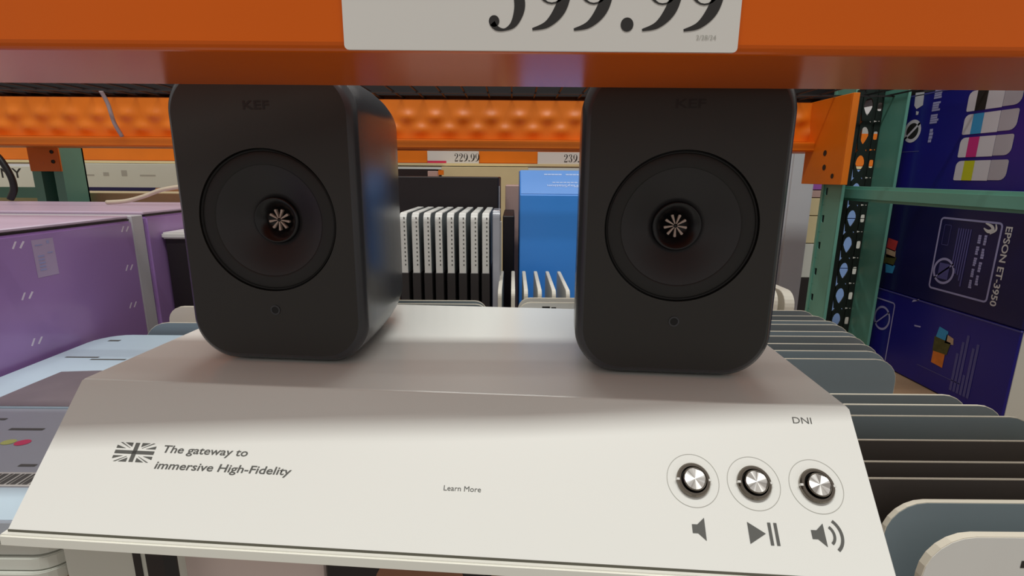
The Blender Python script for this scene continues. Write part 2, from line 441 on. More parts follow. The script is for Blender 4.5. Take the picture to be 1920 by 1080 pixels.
def far_tag(name, x0, x1, z0, z1, txt, label, red=None):
    t = link(name, box_me(x0, x1, 2.094, 2.0965, z0 + H, z1 + H), 'sign_paper'); tag(t, label, 'price tag')
    P = plane_mx((0, 2.0936, H), (1, 0, 0), (0, 0, 1)); w = 0.0185
    it = []; x = 0
    for c in txt:
        it.append((c, x)); x += 0.009 if c == '.' else w
    link('price_lettering', price_me(it, 0.031, 1.0), 'print_black', t, mw=at2(P, x1 - 0.097, z0 + 0.007))
    if red: link('red_banner', polys_me([rect(0, 0, 0.075, 0.010)]), 'tag_red', t, mw=at2(P, x0, z0 - 0.001, 0.0002))
far_tag('price_tag', -0.341, -0.136, 0.044, 0.092, '229.99', 'small white price tag reading 229.99 on the distant orange beam', True)
far_tag('price_tag', 0.098, 0.300, 0.044, 0.090, '239.99', 'small white price tag reading 239.99 above the blue box')

# ------------------------------------------------------------------ white display stand
A = R(-4.0)
st = empty('display_stand', (-0.049, 0.3576, H - 0.16), A)
tag(st, 'white sloped display stand carrying two speakers with three steel buttons', 'display stand')
HW = 0.2905
prof = [(-0.0740, -0.0790), (-0.0012, -0.0010), (-0.0004, -0.0003), (0.0010, 0.0), (0.256, 0.0), (0.2572, -0.0012), (0.2572, -0.0790)]
n = len(prof)
def prof_me(prof, hw):
    bm = bmesh.new()
    a = [bm.verts.new((-hw, y, z)) for y, z in prof]; b = [bm.verts.new((hw, y, z)) for y, z in prof]; n = len(prof)
    bm.faces.new(a); bm.faces.new(b)
    for i in range(n): bm.faces.new((a[i], a[(i + 1) % n], b[(i + 1) % n], b[i]))
    es = [e for e in bm.edges if abs(e.verts[0].co.x - e.verts[1].co.x) < 1e-9]
    bmesh.ops.bevel(bm, geom=es, offset=0.0008, segments=1, affect='EDGES', clamp_overlap=True)
    return bm_mesh(bm)
link('housing', prof_me(prof, HW), 'stand_white', st)
link('seam', box_me(-HW + 0.001, HW - 0.001, -0.0745, 0.256, -0.0806, -0.0789), 'seam_dark', st)
link('base_plate', box_me(-0.2935, 0.2935, -0.0780, 0.259, -0.0895, -0.0806, 0.0012), 'stand_base', st)
ex = Vector((1, 0, 0)); dn = Vector((0, -0.074, -0.079)).normalized()
SL = plane_mx((0, 0, 0), ex, -dn)         # x to the right, y up the slope, z out of it
SLn = SL.to_3x3().col[2]
SL = Matrix.Translation(SLn * 0.00015) @ SL
def print_on(name, me, m, x, y, rot=0.0, parent=st, lift=0.0002): return link(name, me, m, parent, mw=at2(SL, x, -y, lift, rot))
print_on('lettering', text_me('The gateway to', 0.0640, 0.0052, 0.012, 0.12), 'print_grey', -0.2020, 0.0532)
print_on('lettering', text_me('immersive High-Fidelity', 0.1010, 0.0052, 0.012, 0.12), 'print_grey', -0.2035, 0.0645)
print_on('lettering', text_me('Learn More', 0.0256, 0.0034, 0.0), 'print_grey', 0.0067, 0.0693)
print_on('lettering', text_me('DNI', 0.0128, 0.0046), 'print_grey', 0.2495, 0.0133)
# union flag, printed in grey
fw, fh = 0.0300, 0.0135
F = []
for sx in (-1, 1):
    for sy in (-1, 1):
        F.append([(sx * 0.0035, sy * fh * .5), (sx * 0.0035, sy * 0.0038), (sx * 0.0098, sy * fh * .5)])
        F.append([(sx * fw * .5, sy * 0.0026), (sx * fw * .5, sy * 0.0048), (sx * 0.0075, sy * 0.0026)])
        F.append([(sx * 0.0118, sy * fh * .5), (sx * 0.0135, sy * fh * .5), (sx * 0.0048, sy * 0.0029), (sx * 0.0042, sy * 0.0029)])
F += [rect(-fw / 2, -0.0012, fw / 2, 0.0012), rect(-0.0016, -fh / 2, 0.0016, fh / 2)]
print_on('union_flag', polys_me(F), 'print_grey', -0.2230, 0.0540)
# push buttons
def push_button(x, y, turn):
    b = empty('push_button', (0, 0, 0)); b.parent = st; b.matrix_local = at2(SL, x, -y, 0)
    rx = Matrix.Rotation(R(-90), 4, 'X')       # lathe axis (local -y) -> out of the slope
    def L(prof, n=48): return lathe_y([(r, -h) for r, h in prof], 0, 0, n)
    link('outline_ring', polys_me(ring2(0, 0, 0.01685, 0.01725, 64), 0.0001), 'print_thin_grey', b)
    link('bezel', L([(0.0110, 0), (0.0110, 0.0022), (0.0102, 0.0034), (0.0086, 0.0034), (0.0080, 0.0024), (0.0080, 0.0006)]), 'chrome', b, smooth=False, mw=rx)
    link('gap_ring', L([(0.0080, 0.0008), (0.0068, 0.0008)]), 'button_gap', b, mw=rx)
    link('collar', L([(0.0075, 0.0008), (0.0075, 0.0052), (0.0071, 0.0057), (0.0066, 0.0057)]), 'chrome', b, mw=rx)
    # spun-finish cap: eight slightly tilted facets, their alternating glints painted in lighter steel
    vs = [(0, 0, 0.0060)]
    for k in range(32):
        a = 2 * math.pi * k / 32 + turn; vs.append((0.0067 * math.cos(a), 0.0067 * math.sin(a), 0.0057 + 0.00042 * math.sin(a * 4)))
    me = raw(vs, [(0, 1 + k, 1 + (k + 1) % 32) for k in range(32)], fix=False)
    me.materials.append(MATS['brushed_steel']); me.materials.append(MATS['brushed_steel_glint'])
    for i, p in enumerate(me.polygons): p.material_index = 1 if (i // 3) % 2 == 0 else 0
    link('cap', me, None, b)
    for sx in (-1, 1): link('bezel_glint', box_me(-0.0009, 0.0009, -0.0007, 0.0007, 0.0, 0.0036), 'card_white', b, (sx * 0.0104, 0, 0))  # white stubs painted in for light streaks on the bezel
for i, x in enumerate((0.1750, 0.2148, 0.2550)): push_button(x, 0.0550, 0.3 * i)
def cone_icon(k=1.0):
    return [rect(-0.0042, -0.0026, -0.0008, 0.0026), [(-0.0008, -0.0026), (0.0040, -0.0068), (0.0040, 0.0068), (-0.0008, 0.0026)]]
print_on('volume_down_icon', polys_me(cone_icon()), 'print_grey', 0.1752, 0.0848)
print_on('play_pause_icon', polys_me([[(-0.0098, -0.0064), (0.0008, 0), (-0.0098, 0.0064)], rect(0.0028, -0.0066, 0.0048, 0.0066), rect(0.0066, -0.0066, 0.0086, 0.0066)]), 'print_grey', 0.2160, 0.0855)
def arc(r, w, a0=-52, a1=52): return stroke([(r * math.cos(R(a)) , r * math.sin(R(a))) for a in [a0 + (a1 - a0) * i / 8 for i in range(9)]], [w] * 9, 3)
print_on('volume_up_icon', polys_me([[(x - 0.0035, y) for x, y in p] for p in cone_icon()] + arc(0.0062, 0.0017) + arc(0.0108, 0.0019)), 'print_grey', 0.2530, 0.0845)

# ------------------------------------------------------------------ speakers
def speaker(loc, rz, label):
    r = empty('bookshelf_speaker', loc, rz); tag(r, label, 'speaker', 'pair of speakers on the display stand')
    N = 96; cz = 0.1215; hw, hh, rad = 0.0775, 0.1200, 0.036
    def sup(ang, hw, hh, rad):      # point of the rounded rectangle in direction ang
        c, s = math.cos(ang), math.sin(ang)
        t = 1.0 / max(abs(c) / hw, abs(s) / hh); x, z = c * t, s * t
        ax, az = abs(x) - (hw - rad), abs(z) - (hh - rad)
        if ax > 0 and az > 0:
            # intersect the ray with the corner circle
            ox, oz = hw - rad, hh - rad; ca, sa = abs(c), abs(s)
            bq = ca * ox + sa * oz; cq = ox * ox + oz * oz - rad * rad
            t = bq + math.sqrt(max(0, bq * bq - cq)); x, z = c * t, s * t
        return x, z
    angs = []
    for i in range(N):
        angs.append(2 * math.pi * i / N)
    # denser angles at the corners
    ca = math.atan2(hh, hw)
    angs = sorted(set([round(a, 6) for a in angs] + [round(k + d * 0.02, 6) for k in (ca, math.pi - ca, math.pi + ca, 2 * math.pi - ca) for d in range(-9, 10)])); N = len(angs)
    secs = [(0.0000, .0062, .0062, 0), (0.0010, .0042, .0042, 0), (0.0058, 0.0004, 0.0004, 0), (0.009, 0, 0, 0), (0.030, 0.0002, 0, 0), (0.060, .0014, 0.0004, 0), (0.095, .0042, .0012, 0), (0.125, .0085, .0024, 0), (0.150, .0135, .0046, 0), (0.166, .0190, .0090, 0), (0.175, .0270, .0170, 0), (0.179, .040, .030, 0)]
    vs = []; fs = []
    for y, ix, iz, _ in secs:
        for a in angs:
            x, z = sup(a, hw - ix, hh - iz, max(0.02, rad - min(ix, iz) * 0.6)); vs.append((x, y, cz + z))
    for j in range(len(secs) - 1):
        for i in range(N):
            k = (i + 1) % N; fs.append((j * N + i, j * N + k, (j + 1) * N + k, (j + 1) * N + i))
    fs.append(tuple(range((len(secs) - 1) * N, len(secs) * N)))
    link('cabinet', raw(vs, fs), 'speaker_cabinet', r, smooth=True)
    # front baffle with the round driver opening
    R0 = 0.0578; vs = []; fs = []
    for a in angs:
        x, z = sup(a, hw - .0062, hh - .0062, rad - .0037); vs.append((x, 0, cz + z))
    for a in angs: vs.append((R0 * math.cos(a), 0, cz + R0 * math.sin(a)))
    for a in angs: vs.append((R0 * math.cos(a), 0.006, cz + R0 * math.sin(a)))
    for i in range(N):
        k = (i + 1) % N; fs.append((i, k, N + k, N + i)); fs.append((N + i, N + k, 2 * N + k, 2 * N + i))
    link('front_baffle', raw(vs, fs), 'speaker_front', r)
    d = empty('driver', (0, 0, 0)); d.parent = r
    link('groove', lathe_y([(0.0578, 0.0045), (0.0560, 0.0045)], 0, cz), 'speaker_groove', d)
    sp = [(0.0564, 0.0050), (0.0564, 0.0004)] + [(0.0505 + 0.0055 * math.cos(R(t)), 0.0008 - 0.0000 + 0.0030 * (1 - math.sin(R(t)) ) * 0.4 + 0.0004) for t in range(0, 181, 20)]
    link('surround', lathe_y(sp + [(0.0445, 0.0030)], 0, cz), 'speaker_surround', d, smooth=True)
    link('cone', lathe_y([(0.0450, 0.0022), (0.043, 0.0030), (0.036, 0.0066), (0.028, 0.0112), (0.0195, 0.0160)], 0, cz), 'speaker_cone', d, smooth=True)
    link('throat', lathe_y([(0.0195, 0.0160), (0.0185, 0.0128), (0.0175, 0.0130), (0.0140, 0.0165), (0.0110, 0.0195), (0.0098, 0.0225), (0.0, 0.0235)], 0, cz), 'speaker_throat', d, smooth=True)
    fin = prism_me([(0.0016, -0.00035), (0.0088, -0.0010), (0.0092, 0.0), (0.0088, 0.0010), (0.0016, 0.00035)], 0.0185, 0.0212)
    for k in range(9):
        link('waveguide_fin', fin, 'waveguide_fin', d, mw=Matrix.Translation((0, 0, cz)) @ Matrix.Rotation(R(40 * k + 10), 4, 'Y'))
    link('dome', lathe_y([(0.0022, 0.0212), (0.0018, 0.0190), (0.0009, 0.0180), (0, 0.0178)], 0, cz, 16), 'speaker_throat', d, smooth=True)
    tm = text_me('KEF', 0.0215, 0.0062, 0.02)
    link('logo', tm, 'logo_dark', r, mw=plane_mx((-0.0108, -0.0002, 0.2085), (1, 0, 0), (0, 0, 1)))
    il = link('indicator', lathe_y([(0.0042, -0.0001), (0.0042, -0.0006), (0.0030, -0.0006), (0.0028, -0.0001)], 0, 0.0475, 24), 'speaker_cabinet', r, smooth=False)
    link('lens', lathe_y([(0.0029, -0.0003), (0, -0.0003)], 0, 0.0475, 20), 'speaker_groove', il)
    link('rubber_foot', boxes_me([(-0.045, 0.045, 0.02, 0.13, 0.0, 0.0020)]), 'rubber', r)
    return r
spl = speaker((-0.1990, 0.4149, H - 0.16), R(-4.8), 'dark grey speaker on the left of the stand, its bluish side visible')
spr = speaker((0.1286, 0.3895, H - 0.16), R(-4.4), 'dark grey speaker on the right of the stand, seen head-on')

# ------------------------------------------------------------------ cartons that carry the stand
def carton(name, x0, x1, y0, y1, z0, z1, m, label, cat='box', rz=0.0, bev=0.0015, group=None):
    cx, cy = (x0 + x1) / 2, (y0 + y1) / 2
    o = link(name, box_me(x0 - cx, x1 - cx, y0 - cy, y1 - cy, 0, z1 - z0, bev, 1), m, loc=(cx, cy, z0 + H), rot=(0, 0, rz))
    return tag(o, label, cat, group)
FZ = -0.42; TZ = -0.2496
c1 = carton('product_box', -0.336, -0.240, 0.330, 0.60, FZ, TZ, 'box_offwhite', 'off-white product box under the left end of the stand')
link('black_print', box_me(0.005, 0.0105, -0.1358, -0.1348, 0.0, 0.145), 'box_black', c1)
link('black_print', box_me(0.0145, 0.0280, -0.1358, -0.1348, 0.0, 0.145), 'box_black', c1)
link('side_band', box_me(-0.0479, 0.048, -0.1356, -0.1348, 0.146, 0.162), 'box_mauve', c1)
s1 = link('packing_strap', boxes_me([(-0.2375, -0.2285, 0.300, 0.3015, FZ + 0.002, TZ), (-0.2375, -0.2285, 0.300, 0.3100, TZ - 0.0015, TZ)]), 'cord_black', loc=(0, 0, H)); tag(s1, 'black strap hanging under the front edge of the stand', 'strap')
c2 = carton('product_box', -0.2365, -0.1340, 0.318, 0.59, FZ, TZ, 'box_blush', 'pinkish white box below the stand beside the black strap')
c3 = carton('product_box', -0.1310, -0.0160, 0.310, 0.58, FZ, TZ, 'box_black', 'black box with brown disc print below the stand centre')
link('disc_print', lathe_y([(0.033, -0.0003), (0, -0.0003)], 0, 0.130, 32), 'box_brown', c3, (0.0095, -0.135, 0))
c4 = carton('product_box', -0.0130, 0.0420, 0.306, 0.58, FZ, TZ, 'box_brown', 'reddish brown box below the stand beside the black box')
c5 = carton('product_box', 0.0450, 0.215, 0.300, 0.57, FZ, TZ, 'box_mauve', 'wide mauve box below the right half of the stand')

# ------------------------------------------------------------------ slim grey card packages
ORD = ['first', 'second', 'third', 'fourth', 'fifth', 'sixth', 'seventh', 'eighth', 'ninth', 'tenth', 'eleventh', 'twelfth']
def slim_pack(x0, x1, y, ztop, face, label, group=None, th=0.0022, rad=0.026, rz=0.0, tray=True, edge='card_edge', zbot=FZ, radl=None):
    rl = rad if radl is None else radl
    """thin rounded card standing across the view: cut edge, printed face, plastic tray low on its front"""
    cx = (x0 + x1) / 2; w = (x1 - x0) / 2; h = ztop - zbot
    o = link('card_package', prism_me(rrect(-w, w, 0, h, (0.004, 0.004, rad, rl), 6), -th / 2, th / 2), edge, loc=(cx, y, zbot + H), rot=(0, 0, rz))
    tag(o, label, 'package', group)
    i = 0.0007
    link('front_print', prism_me(rrect(-w + i, w - i, i, h - i, (0.004, 0.004, rad - i, rl - i), 6), -th / 2 - 0.0004, -th / 2), face, o)
    if tray:
        link('plastic_tray', box_me(-w + 0.02, w - 0.02, -th / 2 - 0.0064, -th / 2 - 0.0004, 0.015, h - 0.09, 0.002, 1), 'blister_plastic', o)
    return o
ZR = -0.2505; KR = ZR / -0.18
GA = 'slim grey packages standing in the row right of the stand'
YA = [0.6827, 0.6549, 0.6317, 0.6146, 0.5852, 0.5663, 0.5391, 0.5159, 0.4914]
XE = [0.424, 0.426, 0.428, 0.426, 0.420, 0.416, 0.410, 0.402, 0.394]
for i, (y, xe) in enumerate(zip(YA, XE)):
    f = 'card_grey' if i in (0, 1, 3, 5, 6) else 'card_slate'
    nm = 'frontmost' if i == 8 else ('rearmost' if i == 0 else ORD[8 - i] + ' from the front')
    slim_pack(0.300, xe * KR, y * KR, ZR, f, 'slim grey package right of the right speaker, %s of that row' % nm, GA, rad=0.033, radl=0.003)
YB = [0.4054, 0.3854, 0.3654, 0.3280, 0.3000, 0.2810]
FB = ['card_grey', 'card_grey', 'card_slate', 'card_shaded_grey', 'card_shaded_grey', 'card_shaded_grey']
for i, y in enumerate(YB):
    x1 = [0.392, 0.404, 0.410, 0.42, 0.42, 0.42][i]; x0 = [0.2515, 0.2505, 0.2500, 0.249, 0.2485, 0.2485][i]
    c = 'grey' if i < 3 else 'shade-darkened grey'
    slim_pack(0.2185, x1 * KR, y * KR, ZR, FB[i], 'slim %s package, %s behind the cream-edged ones at lower right' % (c, ORD[5 - i]), GA, rad=0.033, tray=i > 0, radl=0.002)
slim_pack(0.3000, 0.54, 0.3600, ZR, 'card_slate', 'blue-grey package with cream rim at the lower right edge', GA, th=0.0042, rad=0.030, tray=False)
pk = slim_pack(0.3030, 0.55, 0.3240, ZR - 0.002, 'card_white', 'white barcode-printed package with thick cream rim in the lower right corner', GA, th=0.0055, rad=0.034, tray=False)
bars = [rect(0.020, 0.075 + k * 0.022, 0.036, 0.083 + k * 0.022) for k in range(4)] + [rect(0.012, 0.076 + k * 0.022, 0.017, 0.082 + k * 0.022) for k in range(4)] + [rect(0.043, 0.04, 0.048, 0.158)]
link('printed_bars', polys_me([[(x - 0.065, y) for x, y in p] for p in bars]), 'print_black', pk, mw=plane_mx((0, -0.0034, 0), (1, 0, 0), (0, 0, 1)))

# behind the stand: two pairs of low rounded packages
slim_pack(-0.170, -0.032, 0.640, -0.159, 'card_slate', 'grey package edge peeping over the back of the stand beside left speaker, rear one', rad=0.016)
slim_pack(-0.172, -0.030, 0.6305, -0.161, 'card_grey', 'grey package edge peeping over the back of the stand beside left speaker, front one', rad=0.016, tray=False)
for k, (y, z) in enumerate(((0.652, -0.1575), (0.638, -0.1600))):
    p = slim_pack(0.008, 0.150, y, z, 'card_white', 'cream-edged white package behind the stand by the right speaker, %s one' % ('rear', 'front')[k], th=0.003, rad=0.016, tray=False)
    link('printed_bars', polys_me([rect(-0.040, -0.012, -0.030, -0.006), rect(-0.028, -0.012, -0.022, -0.007)]), 'print_black', p, mw=plane_mx((0, -0.0021, z - FZ + 0.001), (1, 0, 0), (0, 0, 1)))
slim_pack(-0.589, -0.40, 0.782, -0.2340, 'card_slate', 'blue-grey package with rounded corner between purple box and left speaker', rad=0.040)
p = slim_pack(-0.582, -0.42, 0.836, -0.2215, 'card_cream', 'cream package with black mark behind the blue-grey one by left speaker', th=0.006, rad=0.026, tray=False)
link('printed_mark', polys_me([rect(-0.028, -0.026, -0.012, -0.011)]), 'print_black', p, mw=plane_mx((0, -0.0036, -0.2215 - FZ), (1, 0, 0), (0, 0, 1)))

def side_pack(x, y0, y1, ztop, th, face, edge, label, group, rad=0.014, zbot=FZ, lean=0.0, sleeve=None):
    """thin package seen edge-on, its broad face turned to the right"""
    d = (y1 - y0) / 2; h = ztop - zbot
    o = link('card_package', prism_me(rrect(-d, d, 0, h, (0.004, 0.004, rad, rad), 6), -th / 2, th / 2, 0.0006), edge, loc=(x, (y0 + y1) / 2, zbot + H), rot=(0, lean, R(90)))
    tag(o, label, 'package', group)
    i = 0.0012
    link('side_print', prism_me(rrect(-d + i, d - i, i, h - i, (0.004, 0.004, rad - i, rad - i), 6), -th / 2 - 0.0003, -th / 2), face, o)
    if sleeve:
        link('lower_sleeve', box_me(-d - 0.0008, d + 0.0008, -th / 2 - 0.0010, th / 2 + 0.0010, 0.0, sleeve - zbot, 0.0006, 1), 'card_dark', o)
    return o
G8 = 'white edged packages standing between the speakers'
X8 = [-0.1585, -0.1410, -0.1240, -0.1072, -0.0900, -0.0728, -0.0555, -0.0390]
for i, x in enumerate(X8):
    o = side_pack(x, 0.740, 0.90, -0.0545, 0.0100, 'card_grey', 'card_white', 'tall white-edged package between the speakers, %s from the left' % ORD[i], G8, rad=0.012, sleeve=-0.142)
    dots = [rect(-0.0007, 0.285 - k * 0.0062, 0.0011, 0.2875 - k * 0.0062) for k in range(12)]
    link('dotted_print', polys_me([[(a + 0.0016, b + 0.072) for a, b in p] for p in dots]), 'print_grey', o, mw=plane_mx((-0.0802, 0, 0), (0, -1, 0), (0, 0, 1)))
o = side_pack(-0.0235, 0.735, 0.80, -0.050, 0.010, 'clear_plastic', 'clear_plastic', 'clear plastic pack at the right end of the tall white packages', G8, rad=0.010)
link('white_card', box_me(0.008, 0.030, -0.0065, -0.0055, 0.22, 0.35), 'card_white', o)
G6 = 'low cream packages in front of the blue box'
X6 = [-0.0165, 0.0015, 0.0190, 0.0378, 0.0570, 0.0760]
for i, x in enumerate(X6):
    side_pack(x, 0.672, 0.825, -0.1525, 0.0052, 'card_slate', 'card_cream', 'low cream package edge before the blue box, %s from the left' % ORD[i], G6, rad=0.010)
GR = 'cream packages behind the grey row'
for i, x in enumerate((0.528, 0.562)):
    side_pack(x, 1.00, 1.11, -0.222 - 0.005 * i, 0.020, 'card_cream', 'card_cream', 'cream rounded package at the rear of the grey row, %s one' % ('left', 'right')[i], GR, rad=0.03)

# ------------------------------------------------------------------ flat packages piled at the lower left
def flat_pack(x0, x1, y0, y1, z0, z1, m, label, rads=(0.02,) * 4):
    cx, cy = (x0 + x1) / 2, (y0 + y1) / 2; a, b = (x1 - x0) / 2, (y1 - y0) / 2
    o = link('flat_package', prism_me(rrect(-a, a, -b, b, rads, 6), 0, -(z1 - z0), 0.0008), m, loc=(cx, cy, z0 + H), rot=(R(-90), 0, 0))
    return tag(o, label, 'package', 'flat packages piled left of the stand')
tp = link('carton', box_me(-0.140, 0.140, -0.21, 0.22, 0, 0.110, 0.001, 1), 'box_kraft', loc=(-0.482, 0.545, FZ + H)); tag(tp, 'brown carton under the flat packages left of the stand', 'box')
zz = [-0.310, -0.2982, -0.2864, -0.2746, -0.2628, -0.2505]
ordn = ['lowest', 'second lowest', 'third lowest', 'topmost']
for k in range(4):
    flat_pack(-0.634 + 0.003 * (k % 2), -0.344, 0.331 + 0.002 * k, 0.508, zz[k], zz[k + 1] - 0.0008, 'box_brown' if k == 3 else 'box_offwhite', '%s %s flat package of the pile at the lower left edge' % (ordn[k], 'brown' if k == 3 else 'off-white'))
n1 = flat_pack(-0.636, -0.340, 0.3260, 0.5090, zz[4], zz[5], 'pack_grey', 'pale grey flat package with pink and yellow dots and barcode, lower left', (0.016,) * 4)
f1 = flat_pack(-0.637, -0.340, 0.5125, 0.7680, zz[0], zz[5], 'ice_blue', 'ice-blue flat package with dark photo print beside the purple box', (0.012, 0.012, 0.012, 0.040))
bpy.context.view_layer.update()
def on_top(o, name, poly, m, lift=0.0):      # print on the upper side of a flat package
    me = polys_me([poly])
    return link(name, me, m, o, mw=o.matrix_basis.inverted() @ Matrix.Translation((0, 0, H + zz[5] + 0.0003 + lift)))
on_top(n1, 'dot_print', disc(-0.4750, 0.4386, 0.0065, 20, 0.0050), 'dot_yellow')
on_top(n1, 'dot_print', disc(-0.4610, 0.4378, 0.0068, 20, 0.0056), 'dot_pink')
for q in ((-0.498, 0.4615, -0.464, 0.4655), (-0.545, 0.4822, -0.521, 0.4860), (-0.4284, 0.3980, -0.4135, 0.4015)): on_top(n1, 'line_of_print', rect(*q), 'print_grey')
on_top(n1, 'barcode_field', rect(-0.6340, 0.3690, -0.3420, 0.3890), 'card_white')
for k in range(26): on_top(n1, 'barcode_bar', rect(-0.4640 + 0.0032 * k, 0.3715, -0.4626 + 0.0032 * k + 0.0009 * (k % 3), 0.3865), 'print_grey', 0.0002)
on_top(n1, 'blue_field', rect(-0.6180, 0.3280, -0.3580, 0.3672), 'ice_blue')
on_top(f1, 'photo_print', [(-0.6350, 0.5140), (-0.3420, 0.5140), (-0.3420, 0.618), (-0.5300, 0.618), (-0.5760, 0.6130), (-0.5780, 0.574), (-0.5790, 0.536), (-0.6350, 0.530)], 'photo_taupe')
for q in ((-0.616, 0.664, -0.570, 0.668), (-0.5750, 0.6560, -0.5270, 0.6600), (-0.6120, 0.735, -0.5950, 0.741)): on_top(f1, 'line_of_print', rect(*q), 'print_grey')

# ------------------------------------------------------------------ purple boxes
def purple(name, x0, x1, y0, y1, z1, label):
    b = empty(name, ((x0 + x1) / 2, (y0 + y1) / 2, FZ + H)); tag(b, label, 'box', 'large purple boxes left of the stand')
    w, d, h = (x1 - x0) / 2, (y1 - y0) / 2, z1 - FZ
    link('body', box_me(-w, w, -d, d, 0, h - 0.008, 0.0035, 2), 'purple_card', b)
    link('top_gap', box_me(-w + 0.003, w - 0.003, -d + 0.003, d - 0.003, h - 0.0082, h - 0.0055), 'box_black', b)
    link('top_flap', box_me(-w + 0.001, w - 0.005, -d + 0.001, d - 0.001, h - 0.0055, h, 0.0014, 1), 'lavender_card', b)
    return b
PX = -0.648; KP = PX / -0.47
pa = purple('purple_box', -1.30, PX, 0.215, 0.8715, -0.0725, 'large glossy purple box with white clips at the left edge')
pb = purple('purple_box', -1.30, PX, 0.9050, 1.205, -0.0685, 'purple box standing behind the clipped one, beside left speaker')
ps = carton('foam_board', -1.30, PX - 0.003, 0.8740, 0.9025, FZ, -0.073, 'pale_card', 'pale grey board wedged between the two purple boxes', 'board')
lc = pa.location.copy()
FP = plane_mx((PX - lc.x + 0.0001, -lc.y, H - lc.z), (0, 1, 0), (0, 0, 1))      # side turned to the stand
for y, z in ((0.4819, -0.069), (0.619, -0.068), (0.4807, -0.1183), (0.6162, -0.1149), (0.6127, -0.1613), (0.4811, -0.1646)):
    mwc = FP @ Matrix.Translation((y * KP, z * KP, 0)) @ Matrix.Rotation(R(90), 4, 'X')
    cl = empty('clip', (0, 0, 0)); cl.parent = pa; cl.matrix_local = mwc
    link('rib', prism_me([(-x, z) for x, z in [(-0.0098, -0.0040), (-0.0066, -0.0052), (0.0004, 0.0036), (-0.0026, 0.0052)]], 0, -0.0022, 0.0004), 'clip_white', cl)
    link('rib', prism_me([(-x, z) for x, z in [(0.0010, -0.0056), (0.0044, -0.0060), (0.0104, 0.0034), (0.0074, 0.0046)]], 0, -0.0022, 0.0004), 'clip_white', cl)
def k2(polys): return [[(x * KP, y * KP) for x, y in p] for p in polys]
link('care_label', polys_me(k2([rect(0.495, -0.1035, 0.519, -0.066)])), 'label_mauve', pa, mw=FP @ Matrix.Translation((0, 0, 0.0001)))
link('label_print', polys_me(k2([rect(0.499, -0.097 + 0.0034 * k, 0.506, -0.0952 + 0.0034 * k) for k in range(5)] + [rect(0.511, -0.071, 0.514, -0.068), rect(0.510, -0.081, 0.516, -0.0795), rect(0.498, -0.072, 0.506, -0.0708)])), 'print_lilac', pa, mw=FP @ Matrix.Translation((0, 0, 0.0003)))
wbx = empty('white_lidded_box', (-0.553, 1.045, FZ + H)); tag(wbx, 'black box with white lid between purple box and left speaker', 'box')
link('body', box_me(-0.090, 0.090, -0.105, 0.105, 0, 0.302, 0.001, 1), 'box_black', wbx)
link('lid', box_me(-0.094, 0.094, -0.110, 0.110, 0.300, 0.312, 0.003, 2), 'card_white', wbx)

# ------------------------------------------------------------------ boxes in the middle
bb = empty('black_box', (-0.115, 1.01, FZ + H)); tag(bb, 'large black box behind the tall white-edged packages', 'box')
link('body', box_me(-0.093, 0.090, -0.09, 0.09, 0, 0.416, 0.0015, 1), 'box_black', bb)
link('white_edge_print', box_me(0.0902, 0.0912, -0.086, -0.055, 0.02, 0.40), 'card_white', bb)
b2 = carton('black_box', -0.0175, 0.0035, 0.92, 1.1, FZ, -0.072, 'box_black', 'narrow black box between the larger black box and blue box')
b3 = carton('carton', -0.016, 0.06, 1.12, 1.22, FZ, -0.022, 'box_mauve', 'small taupe carton behind the narrow black box')
bl = empty('blue_box', (0.075, 0.93, FZ + H)); tag(bl, 'bright blue box with sloped printed top between the speakers', 'box')
pr = [(-0.08, 0.0), (0.12, 0.0), (0.12, 0.428), (-0.015, 0.4275), (-0.08, 0.3885)]
def xprism(prof, x0, x1, bev=0.0012):
    bm = bmesh.new()
    a = [bm.verts.new((x0, y, z)) for y, z in prof]; b = [bm.verts.new((x1, y, z)) for y, z in prof]; n = len(prof)
    bm.faces.new(a); bm.faces.new(b)
    for i in range(n): bm.faces.new((a[i], a[(i + 1) % n], b[(i + 1) % n], b[i]))
    bmesh.ops.bevel(bm, geom=bm.edges[:], offset=bev, segments=1, affect='EDGES', clamp_overlap=True)
    return bm_mesh(bm)
link('body', xprism(pr, -0.063, 0.060), 'box_blue', bl)
sl = Vector((0, 0.065, 0.039)).normalized()
TPm = plane_mx((0, -0.0785, 0.3895), (1, 0, 0), sl)
link('top_panel', polys_me([rect(-0.0615, 0.0, 0.0585, 0.0745)], 0.0006), 'box_blue_lit', bl, mw=TPm)
link('lettering', text_me('PlayStation', 0.052, 0.0075, 0.02), 'print_pale_blue', bl, mw=at2(TPm, 0.0350, 0.028, 0.0009, math.pi))
link('line_of_print', polys_me([rect(-0.008 + 0.0062 * k, 0.0335, -0.003 + 0.0062 * k, 0.0365) for k in range(7)]), 'print_pale_blue', bl, mw=at2(TPm, 0, 0, 0.0009))
link('line_of_print', polys_me([rect(-0.021 + 0.0062 * k, 0.0585, -0.0155 + 0.0062 * k, 0.0625) for k in range(10) if k != 5]), 'print_pale_blue', bl, mw=at2(TPm, 0, 0, 0.0009))

